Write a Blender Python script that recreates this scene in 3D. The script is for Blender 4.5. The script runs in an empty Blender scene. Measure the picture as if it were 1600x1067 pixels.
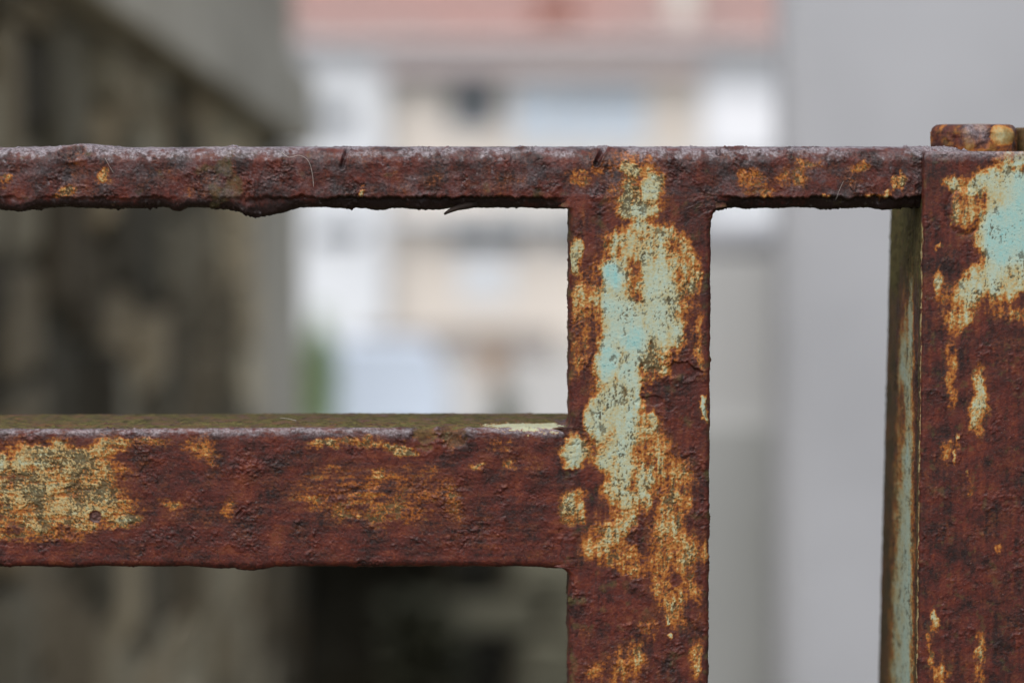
import bpy, bmesh, math, random
import numpy as np
from mathutils import Vector

random.seed(7)
R = math.radians
scene = bpy.context.scene
col = scene.collection

# ------------------------------------------------------------------ camera
DIST, PITCH, ZC = 0.806, R(4.8), 1.0          # focus distance, tilt down, height of the aimed point
FPX = 4444.0                                  # 100 mm lens on a 36 mm sensor, 1600 px wide
CAM = Vector((0, -DIST * math.cos(PITCH), ZC + DIST * math.sin(PITCH)))
cd = bpy.data.cameras.new('camera')
cam = bpy.data.objects.new('camera', cd); col.objects.link(cam)
cam.location = CAM; cam.rotation_euler = (R(90) - PITCH, 0, 0)
cd.sensor_width = 36; cd.lens = 100; cd.clip_start = 0.05; cd.clip_end = 3000
cd.dof.use_dof = True; cd.dof.focus_distance = DIST - 0.001; cd.dof.aperture_fstop = 7.4
cd.dof.aperture_blades = 0
scene.camera = cam

# ------------------------------------------------------------------ sky, sun, exposure (bright overcast)
SUN_EL, SUN_AZ = R(55), R(204)                # azimuth: compass style, 180 = behind the camera
w = bpy.data.worlds.new('World'); scene.world = w; w.use_nodes = True
nt = w.node_tree; nt.nodes.clear()
sky = nt.nodes.new('ShaderNodeTexSky'); sky.sky_type = 'NISHITA'; sky.sun_disc = False
sky.sun_elevation = SUN_EL; sky.sun_rotation = SUN_AZ; sky.air_density = 1.0; sky.dust_density = 4.0; sky.ozone_density = 1.0
bg = nt.nodes.new('ShaderNodeBackground'); bg.inputs['Strength'].default_value = 0.15
wo = nt.nodes.new('ShaderNodeOutputWorld')
hs_ = nt.nodes.new('ShaderNodeHueSaturation'); hs_.inputs['Saturation'].default_value = 0.5      # cloud cover greys the sky evenly
nt.links.new(sky.outputs[0], hs_.inputs['Color']); nt.links.new(hs_.outputs[0], bg.inputs[0]); nt.links.new(bg.outputs[0], wo.inputs[0])
sl = bpy.data.lights.new('sun', 'SUN'); sl.energy = 1.0; sl.angle = R(60); sl.color = (1.0, 0.97, 0.92)
so = bpy.data.objects.new('sun', sl); col.objects.link(so)
sd = Vector((math.sin(SUN_AZ) * math.cos(SUN_EL), math.cos(SUN_AZ) * math.cos(SUN_EL), math.sin(SUN_EL)))
so.rotation_euler = sd.to_track_quat('Z', 'Y').to_euler(); so.location = (0, -3, 6)
vs = scene.view_settings
vs.view_transform = 'Standard'; vs.look = 'None'; vs.gamma = 1; vs.use_curve_mapping = False; vs.exposure = 0.38

def at(px, py, Y):
    """world point on the plane y = Y that the photograph shows at pixel (px, py)"""
    dx, dy = (px - 800) / FPX, (533.5 - py) / FPX
    d = Vector((dx, math.cos(PITCH) + dy * math.sin(PITCH), -math.sin(PITCH) + dy * math.cos(PITCH)))
    return CAM + d * ((Y - CAM.y) / d.y)
def mm(px, py, Y=0.0):
    p = at(px, py, Y); return p.x * 1000, p.z * 1000
PXMM = FPX / (DIST * 1000)

# ------------------------------------------------------------------ object helpers
def link(o, parent=None):
    col.objects.link(o)
    if parent: o.parent = parent
    return o
def tag(o, label, cat, group=None):
    o['label'] = label; o['category'] = cat; o['kind'] = 'thing'
    if group: o['group'] = group
    return o
def empty(name, loc=(0, 0, 0)):
    o = bpy.data.objects.new(name, None); o.location = loc; o.empty_display_size = 0.05
    return link(o)
def obj(name, me, mat, parent=None, structure=False):
    o = bpy.data.objects.new(name, me); link(o, parent)
    if parent: o.matrix_parent_inverse.identity(); o.location = -Vector(parent.location) if parent.parent is None else (0, 0, 0)
    if mat and not me.materials: me.materials.append(mat)
    if structure: o['kind'] = 'structure'
    return o
class MB:
    """collects quads and polygons for one mesh"""
    def __init__(s): s.v = []; s.f = []
    def poly(s, pts):
        n = len(s.v); s.v += [tuple(p) for p in pts]; s.f.append(tuple(range(n, n + len(pts))))
    def box(s, x0, x1, y0, y1, z0, z1):
        n = len(s.v)
        s.v += [(x, y, z) for z in (z0, z1) for y in (y0, y1) for x in (x0, x1)]
        s.f += [tuple(n + i for i in q) for q in ((0, 2, 3, 1), (4, 5, 7, 6), (0, 1, 5, 4), (2, 6, 7, 3), (0, 4, 6, 2), (1, 3, 7, 5))]
        return s
    def mesh(s, name, bevel=0, seg=2, smooth=False):
        me = bpy.data.meshes.new(name); me.from_pydata(s.v, [], s.f); me.update()
        if bevel:
            bm = bmesh.new(); bm.from_mesh(me)
            bmesh.ops.remove_doubles(bm, verts=bm.verts, dist=1e-5)
            bmesh.ops.bevel(bm, geom=[e for e in bm.edges if len(e.link_faces) == 2 and e.calc_face_angle(0) > 0.5], offset=bevel, segments=seg, affect='EDGES', profile=0.5)
            bm.to_mesh(me); bm.free()
        if smooth: me.polygons.foreach_set('use_smooth', [True] * len(me.polygons))
        return me
def tube(pts, rad, n=8, closed_ends=True):
    """tapered tube through pts; rad is one radius or one per point"""
    mb = MB(); pts = [Vector(p) for p in pts]
    rad = [rad] * len(pts) if not hasattr(rad, '__len__') else rad
    up = Vector((0.13, 0.2, 1)).normalized()
    for i, p in enumerate(pts):
        t = (pts[min(i + 1, len(pts) - 1)] - pts[max(i - 1, 0)]).normalized()
        a = t.cross(up); a = a.normalized() if a.length > 1e-4 else t.orthogonal().normalized(); b = t.cross(a)
        for k in range(n):
            th = 2 * math.pi * k / n; mb.v.append(tuple(p + (a * math.cos(th) + b * math.sin(th)) * rad[i]))
    for i in range(len(pts) - 1):
        for k in range(n):
            k2 = (k + 1) % n; mb.f.append((i * n + k, i * n + k2, (i + 1) * n + k2, (i + 1) * n + k))
    if closed_ends:
        mb.f.append(tuple(reversed(range(n)))); mb.f.append(tuple((len(pts) - 1) * n + k for k in range(n)))
    return mb

# ------------------------------------------------------------------ node helpers
def new_mat(name):
    m = bpy.data.materials.new(name); m.use_nodes = True
    n = m.node_tree; b = n.nodes['Principled BSDF']
    return m, n, b
def nd(n, t, **kw):
    x = n.nodes.new(t)
    for k, v in kw.items():
        if k in x.inputs: x.inputs[k].default_value = v
        else: setattr(x, k, v)
    return x
def math_node(n, op, a, b=None, c=None, clamp=False):
    x = n.nodes.new('ShaderNodeMath'); x.operation = op; x.use_clamp = clamp
    for i, v in enumerate((a, b, c)):
        if v is None: continue
        if isinstance(v, (int, float)): x.inputs[i].default_value = v
        else: n.links.new(v, x.inputs[i])
    return x.outputs[0]
def ramp(n, fac, stops, interp='LINEAR'):
    x = n.nodes.new('ShaderNodeValToRGB'); r = x.color_ramp; r.interpolation = interp
    while len(r.elements) < len(stops): r.elements.new(0.5)
    for e, (p, c) in zip(r.elements, stops):
        e.position = p; e.color = (c, c, c, 1) if isinstance(c, (int, float)) else (*c, 1)
    n.links.new(fac, x.inputs[0]); return x.outputs[0]
def mixc(n, fac, a, b, mode='MIX'):
    x = n.nodes.new('ShaderNodeMix'); x.data_type = 'RGBA'; x.blend_type = mode; x.clamp_factor = True
    for s, v in ((x.inputs['Factor'], fac), (x.inputs['A'], a), (x.inputs['B'], b)):
        pass
    ins = [i for i in x.inputs if i.type in ('VALUE', 'RGBA') and i.enabled]
    f = ins[0]; A = [i for i in x.inputs if i.name == 'A' and i.type == 'RGBA'][0]; B = [i for i in x.inputs if i.name == 'B' and i.type == 'RGBA'][0]
    for s, v in ((f, fac), (A, a), (B, b)):
        if isinstance(v, (int, float)): s.default_value = v
        elif isinstance(v, tuple): s.default_value = (*v, 1)
        else: n.links.new(v, s)
    return [o for o in x.outputs if o.type == 'RGBA'][0]
def plain(name, c, c2=None, scale=3.0, rough=0.85, bump=0.0, stretch=(1, 1, 1), detail=6, spec=0.3, tint=False):
    """two-tone noise material; tint multiplies by the object's own colour"""
    m, n, b = new_mat(name)
    tc = nd(n, 'ShaderNodeTexCoord'); mp = nd(n, 'ShaderNodeMapping'); mp.inputs['Scale'].default_value = stretch
    n.links.new(tc.outputs['Object'], mp.inputs[0])
    nz = nd(n, 'ShaderNodeTexNoise', Scale=scale, Detail=detail, Roughness=0.6); n.links.new(mp.outputs[0], nz.inputs[0])
    colr = ramp(n, nz.outputs['Fac'], [(0.3, c2 or tuple(x * 0.75 for x in c)), (0.7, c)])
    if tint:
        oi = nd(n, 'ShaderNodeObjectInfo'); colr = mixc(n, 1.0, colr, oi.outputs['Color'], 'MULTIPLY')
    n.links.new(colr, b.inputs['Base Color']); b.inputs['Roughness'].default_value = rough
    b.inputs['Specular IOR Level'].default_value = spec
    if bump:
        bp = nd(n, 'ShaderNodeBump', Strength=1.0, Distance=bump); n.links.new(nz.outputs['Fac'], bp.inputs['Height']); n.links.new(bp.outputs[0], b.inputs['Normal'])
    return m

# ================================================================== SETTING: ground
M_soil = plain('soil', (0.10, 0.085, 0.05), (0.045, 0.042, 0.022), 4, 0.95, 0.02)
M_paving = plain('pale_paving', (0.44, 0.435, 0.42), (0.35, 0.35, 0.34), 0.6, 0.8)
prof = [(-60, -0.1), (-3, 0.0), (1.5, 0.0), (4.0, -0.2), (6.4, -0.28), (7.3, -0.7), (50, -5.75), (57, -5.75), (66, -4.65), (90, -4.6), (300, -4.0), (1500, 0.5)]
def gz(y):
    return float(np.interp(y, [p[0] for p in prof], [p[1] for p in prof]))
mb = MB()
ys = sorted(set([p[0] for p in prof] + [0, 2, 3, 5, 12, 20, 30, 40])); xs = [-900, -200, -60, -20, -6, -2, -0.6, 0, 0.6, 2, 6, 20, 60, 200, 900]
for y in ys:
    for x in xs: mb.v.append((x, y, gz(y)))
for j in range(len(ys) - 1):
    for i in range(len(xs) - 1):
        a = j * len(xs) + i; mb.f.append((a, a + 1, a + 1 + len(xs), a + len(xs)))
obj('ground', mb.mesh('ground'), M_soil, structure=True)
mb = MB()
yy = [44, 50, 57, 66, 67.6]
for y in yy: mb.v += [(-30, y, gz(y) + 0.02), (30, y, gz(y) + 0.02)]
for j in range(len(yy) - 1): mb.f.append((2 * j, 2 * j + 1, 2 * j + 3, 2 * j + 2))
obj('pavement', mb.mesh('pavement'), M_paving, structure=True)

# ================================================================== BACKGROUND: house beyond the yard
def facade(x0, x1, z0, z1, y, depth, openings):
    """one wall slab whose front lies at y, with real openings and reveals"""
    mb = MB(); X = sorted({x0, x1, *[o[0] for o in openings], *[o[1] for o in openings]}); Z = sorted({z0, z1, *[o[2] for o in openings], *[o[3] for o in openings]})
    inside = lambda cx, cz: any(o[0] < cx < o[1] and o[2] < cz < o[3] for o in openings)
    for a, b in zip(X, X[1:]):
        for c, d in zip(Z, Z[1:]):
            if not inside((a + b) / 2, (c + d) / 2): mb.poly([(a, y, c), (b, y, c), (b, y, d), (a, y, d)])
    for o in openings:
        a, b, c, d = o; e = y + 0.22
        mb.poly([(a, y, c), (a, e, c), (a, e, d), (a, y, d)][::-1]); mb.poly([(b, y, c), (b, e, c), (b, e, d), (b, y, d)])
        mb.poly([(a, y, c), (b, y, c), (b, e, c), (a, e, c)][::-1]); mb.poly([(a, y, d), (b, y, d), (b, e, d), (a, e, d)])
    Y = y + depth
    mb.poly([(x0, y, z0), (x0, y, z1), (x0, Y, z1), (x0, Y, z0)]); mb.poly([(x1, y, z0), (x1, Y, z0), (x1, Y, z1), (x1, y, z1)])
    mb.poly([(x0, Y, z0), (x0, Y, z1), (x1, Y, z1), (x1, Y, z0)]); mb.poly([(x0, y, z1), (x1, y, z1), (x1, Y, z1), (x0, Y, z1)])
    return mb
M_white = plain('white_render', (0.67, 0.70, 0.73), (0.61, 0.64, 0.675), 0.7, 0.9)
M_peach = plain('peach_render', (0.68, 0.62, 0.55), (0.63, 0.59, 0.545), 0.7, 0.9)
M_cream = plain('cream_render', (0.66, 0.63, 0.58), (0.60, 0.58, 0.545), 0.7, 0.9)
M_soffit = plain('pinkish_soffit', (0.62, 0.54, 0.53), (0.57, 0.50, 0.50), 0.8, 0.9)
M_sunlit = plain('sunlit_white_render', (0.80, 0.82, 0.86), (0.78, 0.80, 0.84), 0.7, 0.6)  # brighter copy of the white render, for sunlit wall
M_frame = plain('white_frame', (0.75, 0.76, 0.78), None, 2, 0.5)
def glass_mat(name, c, rough):
    m, n, b = new_mat(name); nz = nd(n, 'ShaderNodeTexNoise', Scale=0.6, Detail=2.0)
    tc = nd(n, 'ShaderNodeTexCoord'); n.links.new(tc.outputs['Object'], nz.inputs[0])
    n.links.new(ramp(n, nz.outputs[0], [(0.3, tuple(x * 0.8 for x in c)), (0.7, c)]), b.inputs['Base Color'])
    b.inputs['Roughness'].default_value = rough; b.inputs['IOR'].default_value = 1.5; return m
M_pane = glass_mat('window_glass', (0.09, 0.115, 0.14), 0.12)
M_pane_pale = glass_mat('sky_tinted_glass', (0.66, 0.76, 0.86), 0.12)  # pale blue sky reflection put into the pane colour
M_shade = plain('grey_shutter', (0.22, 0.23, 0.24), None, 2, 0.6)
M_tile = plain('clay_tile', (0.52, 0.31, 0.275), (0.44, 0.33, 0.31), 0.35, 0.9)
M_tile2 = plain('bright_clay_tile', (0.70, 0.33, 0.25), (0.60, 0.34, 0.28), 1.2, 0.9)

HY = 67.0
def hx(px): return at(px, 300, HY).x
def hz(py): return at(800, py, HY).z
house = empty('house', (hx(845), HY, -4.65))
tag(house, 'pale blurred house with pink tiled roof and glazed balcony, far beyond the gate', 'house')
def window(op, y, pane=M_pane, mull=1, sill=True):
    a, b, c, d = op; t = 0.06
    f = MB(); f.box(a, a + t, y + 0.10, y + 0.16, c, d); f.box(b - t, b, y + 0.10, y + 0.16, c, d); f.box(a + t, b - t, y + 0.10, y + 0.16, c, c + t); f.box(a + t, b - t, y + 0.10, y + 0.16, d - t, d)
    for k in range(mull):
        m = a + (b - a) * (k + 1) / (mull + 1); f.box(m - t / 2, m + t / 2, y + 0.10, y + 0.16, c + t, d - t)
    fr = obj('window', f.mesh('window'), M_frame, house)
    p = MB().box(a + 0.01, b - 0.01, y + 0.13, y + 0.145, c + 0.01, d - 0.01); po = obj('pane', p.mesh('pane'), pane, house); po.parent = fr; po.location = (0, 0, 0)
    if sill:
        s = MB().box(a - 0.08, b + 0.08, y - 0.07, y + 0.09, c - 0.08, c - 0.003); q = obj('sill', s.mesh('sill'), M_frame, house); q.parent = fr; q.location = (0, 0, 0)
    return fr
Z0 = -4.7
# left white wing, a little in front of the middle
wl = [(hx(500), hx(556), hz(206), hz(166)), (hx(492), hx(575), hz(383), hz(352))]
obj('wall', facade(hx(370), hx(604), Z0, hz(66), HY - 0.5, 8.4, wl).mesh('wall'), M_white, house)
for o in wl: window(o, HY - 0.5)
# middle, peach
wm = [(hx(698), hx(782), hz(202), hz(130)), (hx(696), hx(832), hz(388), hz(346)), (hx(862), hx(925), hz(388), hz(340)), (hx(800), hx(1012), hz(226), hz(126)), (hx(955), hx(1060), hz(500), hz(350))]
obj('wall', facade(hx(604) + 0.005, hx(1092), Z0, hz(66) - 0.01, HY, 7.9, wm).mesh('wall'), M_peach, house)
window(wm[0], HY); window(wm[1], HY, mull=2); window(wm[2], HY); window(wm[3], HY, M_pane_pale, 4); window(wm[4], HY, M_shade, 1, False)
# a white rendered panel under the balcony and a lower shutter on the first window
obj('render_panel', MB().box(hx(715), hx(800), HY - 0.06, HY - 0.004, hz(470), hz(400)).mesh('render_panel'), M_white, house)
obj('shutter', MB().box(hx(700), hx(780), HY + 0.03, HY + 0.09, hz(198), hz(180)).mesh('shutter'), M_shade, house)
obj('balcony_slab', MB().box(hx(612), hx(1080), HY - 0.75, HY - 0.003, hz(345), hz(330)).mesh('balcony_slab'), M_white, house)
obj('balcony_parapet', MB().box(hx(780), hx(1080), HY - 0.75, HY - 0.65, hz(329), hz(238)).mesh('balcony_parapet'), M_cream, house)
obj('soffit', MB().box(hx(600), hx(1094), HY - 0.7, HY - 0.01, hz(116), hz(78)).mesh('soffit'), M_soffit, house)
obj('shadow_strip', MB().box(hx(616), hx(785), HY - 0.5, HY - 0.012, hz(130), hz(118)).mesh('shadow_strip'), M_shade, house)  # dark strip added for the shadow line below the soffit
# right wing
wr = [(hx(1112), hx(1165), hz(480), hz(430))]
obj('wall', facade(hx(1092) + 0.005, hx(1330), Z0, hz(66), HY - 0.3, 8.2, wr).mesh('wall'), M_white, house)
window(wr[0], HY - 0.3)
obj('sunlit_wall_patch', MB().box(hx(1104), hx(1212), HY - 0.42, HY - 0.304, hz(240), hz(152)).mesh('sunlit_wall_patch', .02), M_sunlit, house)  # sunlit patch of wall put in as a brighter slab
# roof: clay tile courses, each a rounded ridge running up the slope
def roof_mesh(x0, x1, y0, z0, y1, z1, pitch=0.26, thick=0.12):
    mb = MB(); n = int((x1 - x0) / pitch); sl = Vector((0, y1 - y0, z1 - z0)); m = 22
    for j in range(m):
        a = Vector((0, y0, z0)) + sl * (j / m); b = Vector((0, y0, z0)) + sl * ((j + 1) / m) + Vector((0, 0, -0.03))
        base = len(mb.v); k = n * 4
        for e in (a, b):
            for i in range(k + 1):
                h = abs(math.sin(math.pi * i / 4)) * 0.06
                mb.v.append((x0 + (x1 - x0) * i / k, e.y, e.z + h + thick))
        for i in range(k): mb.f.append((base + i, base + i + 1, base + k + 2 + i, base + k + 1 + i))
    mb.poly([(x0, y0, z0), (x0, y1, z1), (x0, y1, z1 + thick), (x0, y0, z0 + thick)]); mb.poly([(x1, y0, z0), (x1, y0, z0 + thick), (x1, y1, z1 + thick), (x1, y1, z1)])
    mb.poly([(x0, y0, z0), (x0, y0, z0 + thick), (x1, y0, z0 + thick), (x1, y0, z0)]); mb.poly([(x0, y0, z0), (x1, y0, z0), (x1, y1, z1), (x0, y1, z1)])
    return mb
ry0 = HY - 1.0; rz0 = at(800, 68, ry0).z
ro = obj('roof', roof_mesh(hx(365), hx(1335), ry0, rz0, HY + 4.0, rz0 + 2.3).mesh('roof'), M_tile, house)
rb = obj('roof', roof_mesh(hx(365), hx(1335), HY + 9.0, rz0, HY + 4.0, rz0 + 2.3).mesh('roof'), M_tile, house)
rp = obj('tile_patch', roof_mesh(hx(835), hx(900), HY - 0.55, rz0 + 0.27, HY + 1.3, rz0 + 1.16, 0.26, 0.11).mesh('tile_patch'), M_tile2, house); rp.parent = ro; rp.location = (0, 0, 0)
ch = obj('chimney', MB().box(hx(1045), hx(1085), HY - 0.2, HY + 0.5, rz0 + 0.2, rz0 + 1.6).mesh('chimney', 0.02), M_cream, house); ch.parent = ro; ch.location = (0, 0, 0)
gt = obj('gutter', tube([(hx(365), ry0 - 0.07, rz0 + 0.05), (hx(1335), ry0 - 0.07, rz0 + 0.05)], 0.07, 10).mesh('gutter', smooth=False), M_frame, house); gt.parent = ro; gt.location = (0, 0, 0)

# ------------------------------------------------------------------ white van in the yard, its cab end behind the alley wall
M_van = plain('pale_van_paint', (0.53, 0.60, 0.70), (0.50, 0.57, 0.66), 0.4, 0.3, spec=0.5)
M_tyre = plain('tyre_rubber', (0.03, 0.03, 0.03), None, 5, 0.9)
M_rim = plain('wheel_rim', (0.35, 0.35, 0.36), None, 5, 0.4)
M_dark = plain('dark_trim', (0.04, 0.04, 0.045), None, 5, 0.6)
VY = 52.5
vx1 = at(692, 600, VY).x; vz = gz(VY) + 0.02; vtop = at(600, 546, VY).z
van = empty('parked_van', (vx1 - 2.2, VY + 0.9, vz))
tag(van, 'pale blue-white van parked in the yard below the house', 'van')
L_ = 4.4; H_ = vtop - vz
sp = [(0, .35), (0, .62), (.06, .96), (.12, 1.0), (.66, 1.0), (.70, .985), (.82, .62), (.97, .55), (1.0, .45), (1.0, .2), (.98, .16), (0.02, .16)]
def van_pts(y, inset=0): return [(vx1 - p * L_, y, vz + q * H_) for p, q in sp]
mb = MB(); n = len(sp); A = van_pts(VY); B = van_pts(VY + 1.8); mb.v += A + B
mb.f.append(tuple(range(n))); mb.f.append(tuple(reversed(range(n, 2 * n))))
for i in range(n): mb.f.append((i, n + i, n + (i + 1) % n, (i + 1) % n)[::-1])
obj('body', mb.mesh('body', 0.07, 3, True), M_van, van)
mb = MB(); mb.poly([(vx1 - .63 * L_, VY - 0.004, vz + .62 * H_), (vx1 - .79 * L_, VY - 0.004, vz + .62 * H_), (vx1 - .70 * L_, VY - 0.004, vz + .92 * H_), (vx1 - .63 * L_, VY - 0.004, vz + .92 * H_)][::-1])
obj('cab_window', mb.mesh('cab_window'), M_pane, van)
for fx in (.17, .82):
    for yy_ in (VY - 0.02, VY + 1.62):
        cx = vx1 - fx * L_
        wz = vz + 0.33
        t = obj('wheel', tube([(cx, yy_, wz), (cx, yy_ + 0.03, wz), (cx, yy_ + 0.17, wz), (cx, yy_ + 0.2, wz)], [0.29, 0.33, 0.33, 0.29], 24).mesh('wheel'), M_tyre, van)
        r_ = obj('rim', tube([(cx, yy_ - 0.012, wz), (cx, yy_ + 0.002, wz)], [0.17, 0.19], 18).mesh('rim'), M_rim, van); r_.parent = t; r_.location = (0, 0, 0)
obj('bumper', MB().box(vx1 - 0.02, vx1 + 0.07, VY + 0.05, VY + 1.75, vz + .2 * H_, vz + .33 * H_).mesh('bumper', 0.02), M_dark, van)

# ------------------------------------------------------------------ shrubs
def leaf_mat(name, c, c2):
    m, n, b = new_mat(name); g = nd(n, 'ShaderNodeNewGeometry')
    n.links.new(ramp(n, g.outputs['Random Per Island'], [(0.0, c2), (1.0, c)]), b.inputs['Base Color'])
    b.inputs['Roughness'].default_value = 0.6; b.inputs['Subsurface Weight'].default_value = 0.0
    return m
M_leaf = leaf_mat('shrub_leaf', (0.26, 0.36, 0.15), (0.14, 0.22, 0.08))
M_leafd = leaf_mat('dark_shrub_leaf', (0.13, 0.15, 0.09), (0.07, 0.085, 0.05))
M_leafn = leaf_mat('damp_leaf', (0.085, 0.085, 0.05), (0.03, 0.032, 0.018))
M_bark = plain('bark', (0.12, 0.09, 0.06), None, 8, 0.95)
def shrub(name, x, y, z0, rx, h, nleaf, mat, leaf, label, cat='shrub'):
    e = empty(name, (x, y, z0)); tag(e, label, cat); mb = MB(); rnd = random.Random(name + str(x)); st = MB()
    for k in range(6):
        a = rnd.uniform(0, 6.28); q = Vector((x + math.cos(a) * rx * .5, y + math.sin(a) * rx * .5, z0 + h * rnd.uniform(.6, .85)))
        t = tube([(x, y, z0 - 0.05), ((x + q.x) / 2 + rnd.uniform(-.05, .05), (y + q.y) / 2, z0 + h * .35), q], [0.03, 0.022, 0.008], 6)
        b0 = len(st.v); st.v += t.v; st.f += [tuple(i + b0 for i in f) for f in t.f]
    obj('stem', st.mesh('stem'), M_bark, e)
    for k in range(nleaf):
        u = Vector((rnd.gauss(0, 1), rnd.gauss(0, 1), rnd.gauss(0, 1))).normalized() * rnd.uniform(.45, 1) * (0.8 + .25 * math.sin(5 * k))
        c = Vector((x + u.x * rx, y + u.y * rx, z0 + h * .55 + u.z * h * .45))
        d = Vector((rnd.gauss(0, 1), rnd.gauss(0, 1), rnd.gauss(0, .6))).normalized(); s = d.orthogonal().normalized(); s.rotate(__import__('mathutils').Quaternion(d, rnd.uniform(0, 6.28)))
        l = leaf * rnd.uniform(.6, 1.3); mb.poly([c, c + d * l * .5 + s * l * .28, c + d * l, c + d * l * .5 - s * l * .28])
    obj('foliage', mb.mesh('foliage'), mat, e)
p = at(498, 560, 50.5); shrub('shrub', p.x, 50.5, gz(50.5), 0.34, at(498, 482, 50.5).z - gz(50.5), 2600, M_leaf, 0.16, 'fresh green shrub beside the van at the end of the stone wall')
p = at(790, 640, 46.5); shrub('shrub', p.x, 46.5, gz(46.5), 0.26, at(790, 600, 46.5).z - gz(46.5), 1500, M_leafd, 0.13, 'small dark green shrub in the yard right of the van')
M_terra = plain('terracotta', (0.40, 0.29, 0.21), (0.33, 0.25, 0.19), 3, 0.9)
p = at(771, 552, 62)
mbp = tube([(p.x, 62, gz(62)), (p.x, 62, gz(62) + 0.1), (p.x, 62, gz(62) + .78), (p.x, 62, gz(62) + .80), (p.x, 62, gz(62) + .9), (p.x, 62, gz(62) + .9), (p.x, 62, gz(62) + .78)], [.25, .27, .38, .42, .42, .35, .33], 20)
tag(obj('planter', mbp.mesh('planter'), M_terra), 'brown terracotta planter standing in front of the house', 'planter')
M_gwall = plain('garden_wall_stone', (0.32, 0.29, 0.27), (0.24, 0.22, 0.21), 2, 0.95, 0.02)
a = at(560, 535, 64.6).x; b = at(870, 535, 64.6).x
gw = empty('garden_wall', ((a + b) / 2, 64.7, gz(64.6))); tag(gw, 'low grey-brown garden wall at the foot of the house', 'wall')
obj('masonry', MB().box(a, b, 64.6, 64.85, gz(64.6) - .2, at(600, 522, 64.6).z).mesh('masonry', 0.02), M_gwall, gw)
obj('coping', MB().box(a - .04, b + .04, 64.55, 64.9, at(600, 522, 64.6).z + .002, at(600, 516, 64.6).z).mesh('coping', 0.02), M_gwall, gw)

# ================================================================== NEAR BACKGROUND: alley walls
M_stone = plain('rubble_stone', (1.0, 0.98, 0.94), (0.55, 0.53, 0.48), 7, 0.95, 0.02, detail=8, tint=True)
M_mortar = plain('mossy_mortar', (0.16, 0.145, 0.105), (0.08, 0.073, 0.052), 5, 0.95, 0.02)
M_conc = plain('weathered_concrete', (0.72, 0.665, 0.55), (0.42, 0.38, 0.30), 5.0, 0.9, 0.01, stretch=(1, 1, .5))
M_plaster = plain('grey_plaster', (0.56, 0.51, 0.42), (0.32, 0.285, 0.225), 6, 0.9, 0.01)
def stone_mesh(seed):
    rnd = random.Random(seed); bm = bmesh.new(); bmesh.ops.create_cube(bm, size=1)
    for v in bm.verts:
        v.co.x *= rnd.uniform(.86, 1); v.co.y *= rnd.uniform(.8, 1); v.co.z *= rnd.uniform(.84, 1)
    bmesh.ops.bevel(bm, geom=bm.edges[:], offset=0.09, segments=1, affect='EDGES')
    for v in bm.verts: v.co += Vector((rnd.uniform(-.02, .02), rnd.uniform(-.04, .04), rnd.uniform(-.02, .02)))
    me = bpy.data.meshes.new('stone'); bm.to_mesh(me); bm.free(); me.materials.append(M_stone); return me
STONES = [stone_mesh(i) for i in range(8)]
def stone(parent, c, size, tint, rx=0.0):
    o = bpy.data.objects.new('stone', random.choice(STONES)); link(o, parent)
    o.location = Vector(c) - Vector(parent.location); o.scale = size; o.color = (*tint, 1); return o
def srgb(v): v /= 255; return v / 12.92 if v <= .04045 else ((v + .055) / 1.055) ** 2.4
XW = -0.446
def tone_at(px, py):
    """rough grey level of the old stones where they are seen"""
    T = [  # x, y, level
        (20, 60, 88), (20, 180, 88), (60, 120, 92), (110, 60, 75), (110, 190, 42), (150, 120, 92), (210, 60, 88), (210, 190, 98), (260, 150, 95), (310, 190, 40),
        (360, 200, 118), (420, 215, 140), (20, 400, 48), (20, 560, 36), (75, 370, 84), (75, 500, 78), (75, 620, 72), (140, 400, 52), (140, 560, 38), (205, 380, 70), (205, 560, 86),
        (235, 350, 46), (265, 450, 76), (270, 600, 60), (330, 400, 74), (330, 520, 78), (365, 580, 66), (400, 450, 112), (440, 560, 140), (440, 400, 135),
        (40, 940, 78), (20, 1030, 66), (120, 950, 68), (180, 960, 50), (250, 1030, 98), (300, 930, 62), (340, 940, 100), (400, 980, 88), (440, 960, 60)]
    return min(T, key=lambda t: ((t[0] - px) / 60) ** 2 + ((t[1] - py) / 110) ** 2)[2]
def wall_px(Y, z):
    d = Vector((XW, Y, z)) - CAM; fw = d.y * math.cos(PITCH) - d.z * math.sin(PITCH); up = d.y * math.sin(PITCH) + d.z * math.cos(PITCH)
    return 800 + FPX * d.x / fw, 533.5 - FPX * up / fw
Y1 = 5.2
cop = lambda Y: 1.160 - 0.0655 * (Y + CAM.y * -1 - 3.05)          # underside of the sloping concrete band
aw = empty('alley_wall', (XW - 0.15, 2.6, gz(2.6))); tag(aw, 'dark rubble stone wall with sloping concrete band along the left side', 'wall')
obj('backing', MB().box(XW - 0.4, XW - 0.035, 1.2, Y1 - 0.05, -0.3, 1.0).mesh('backing'), M_mortar, aw)
mb = MB(); mb.v += [(XW - .40, 1.2, .95), (XW - .036, 1.2, .95), (XW - .036, Y1 - .05, .95), (XW - .40, Y1 - .05, .95), (XW - .40, 1.2, cop(1.2) + .02), (XW - .036, 1.2, cop(1.2) + .02), (XW - .036, Y1 - .05, cop(Y1) + .02), (XW - .40, Y1 - .05, cop(Y1) + .02)]
mb.f += [(0, 3, 2, 1), (4, 5, 6, 7), (0, 1, 5, 4), (1, 2, 6, 5), (2, 3, 7, 6), (3, 0, 4, 7)]
obj('backing', mb.mesh('backing'), M_mortar, aw)
mb = MB()
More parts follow.
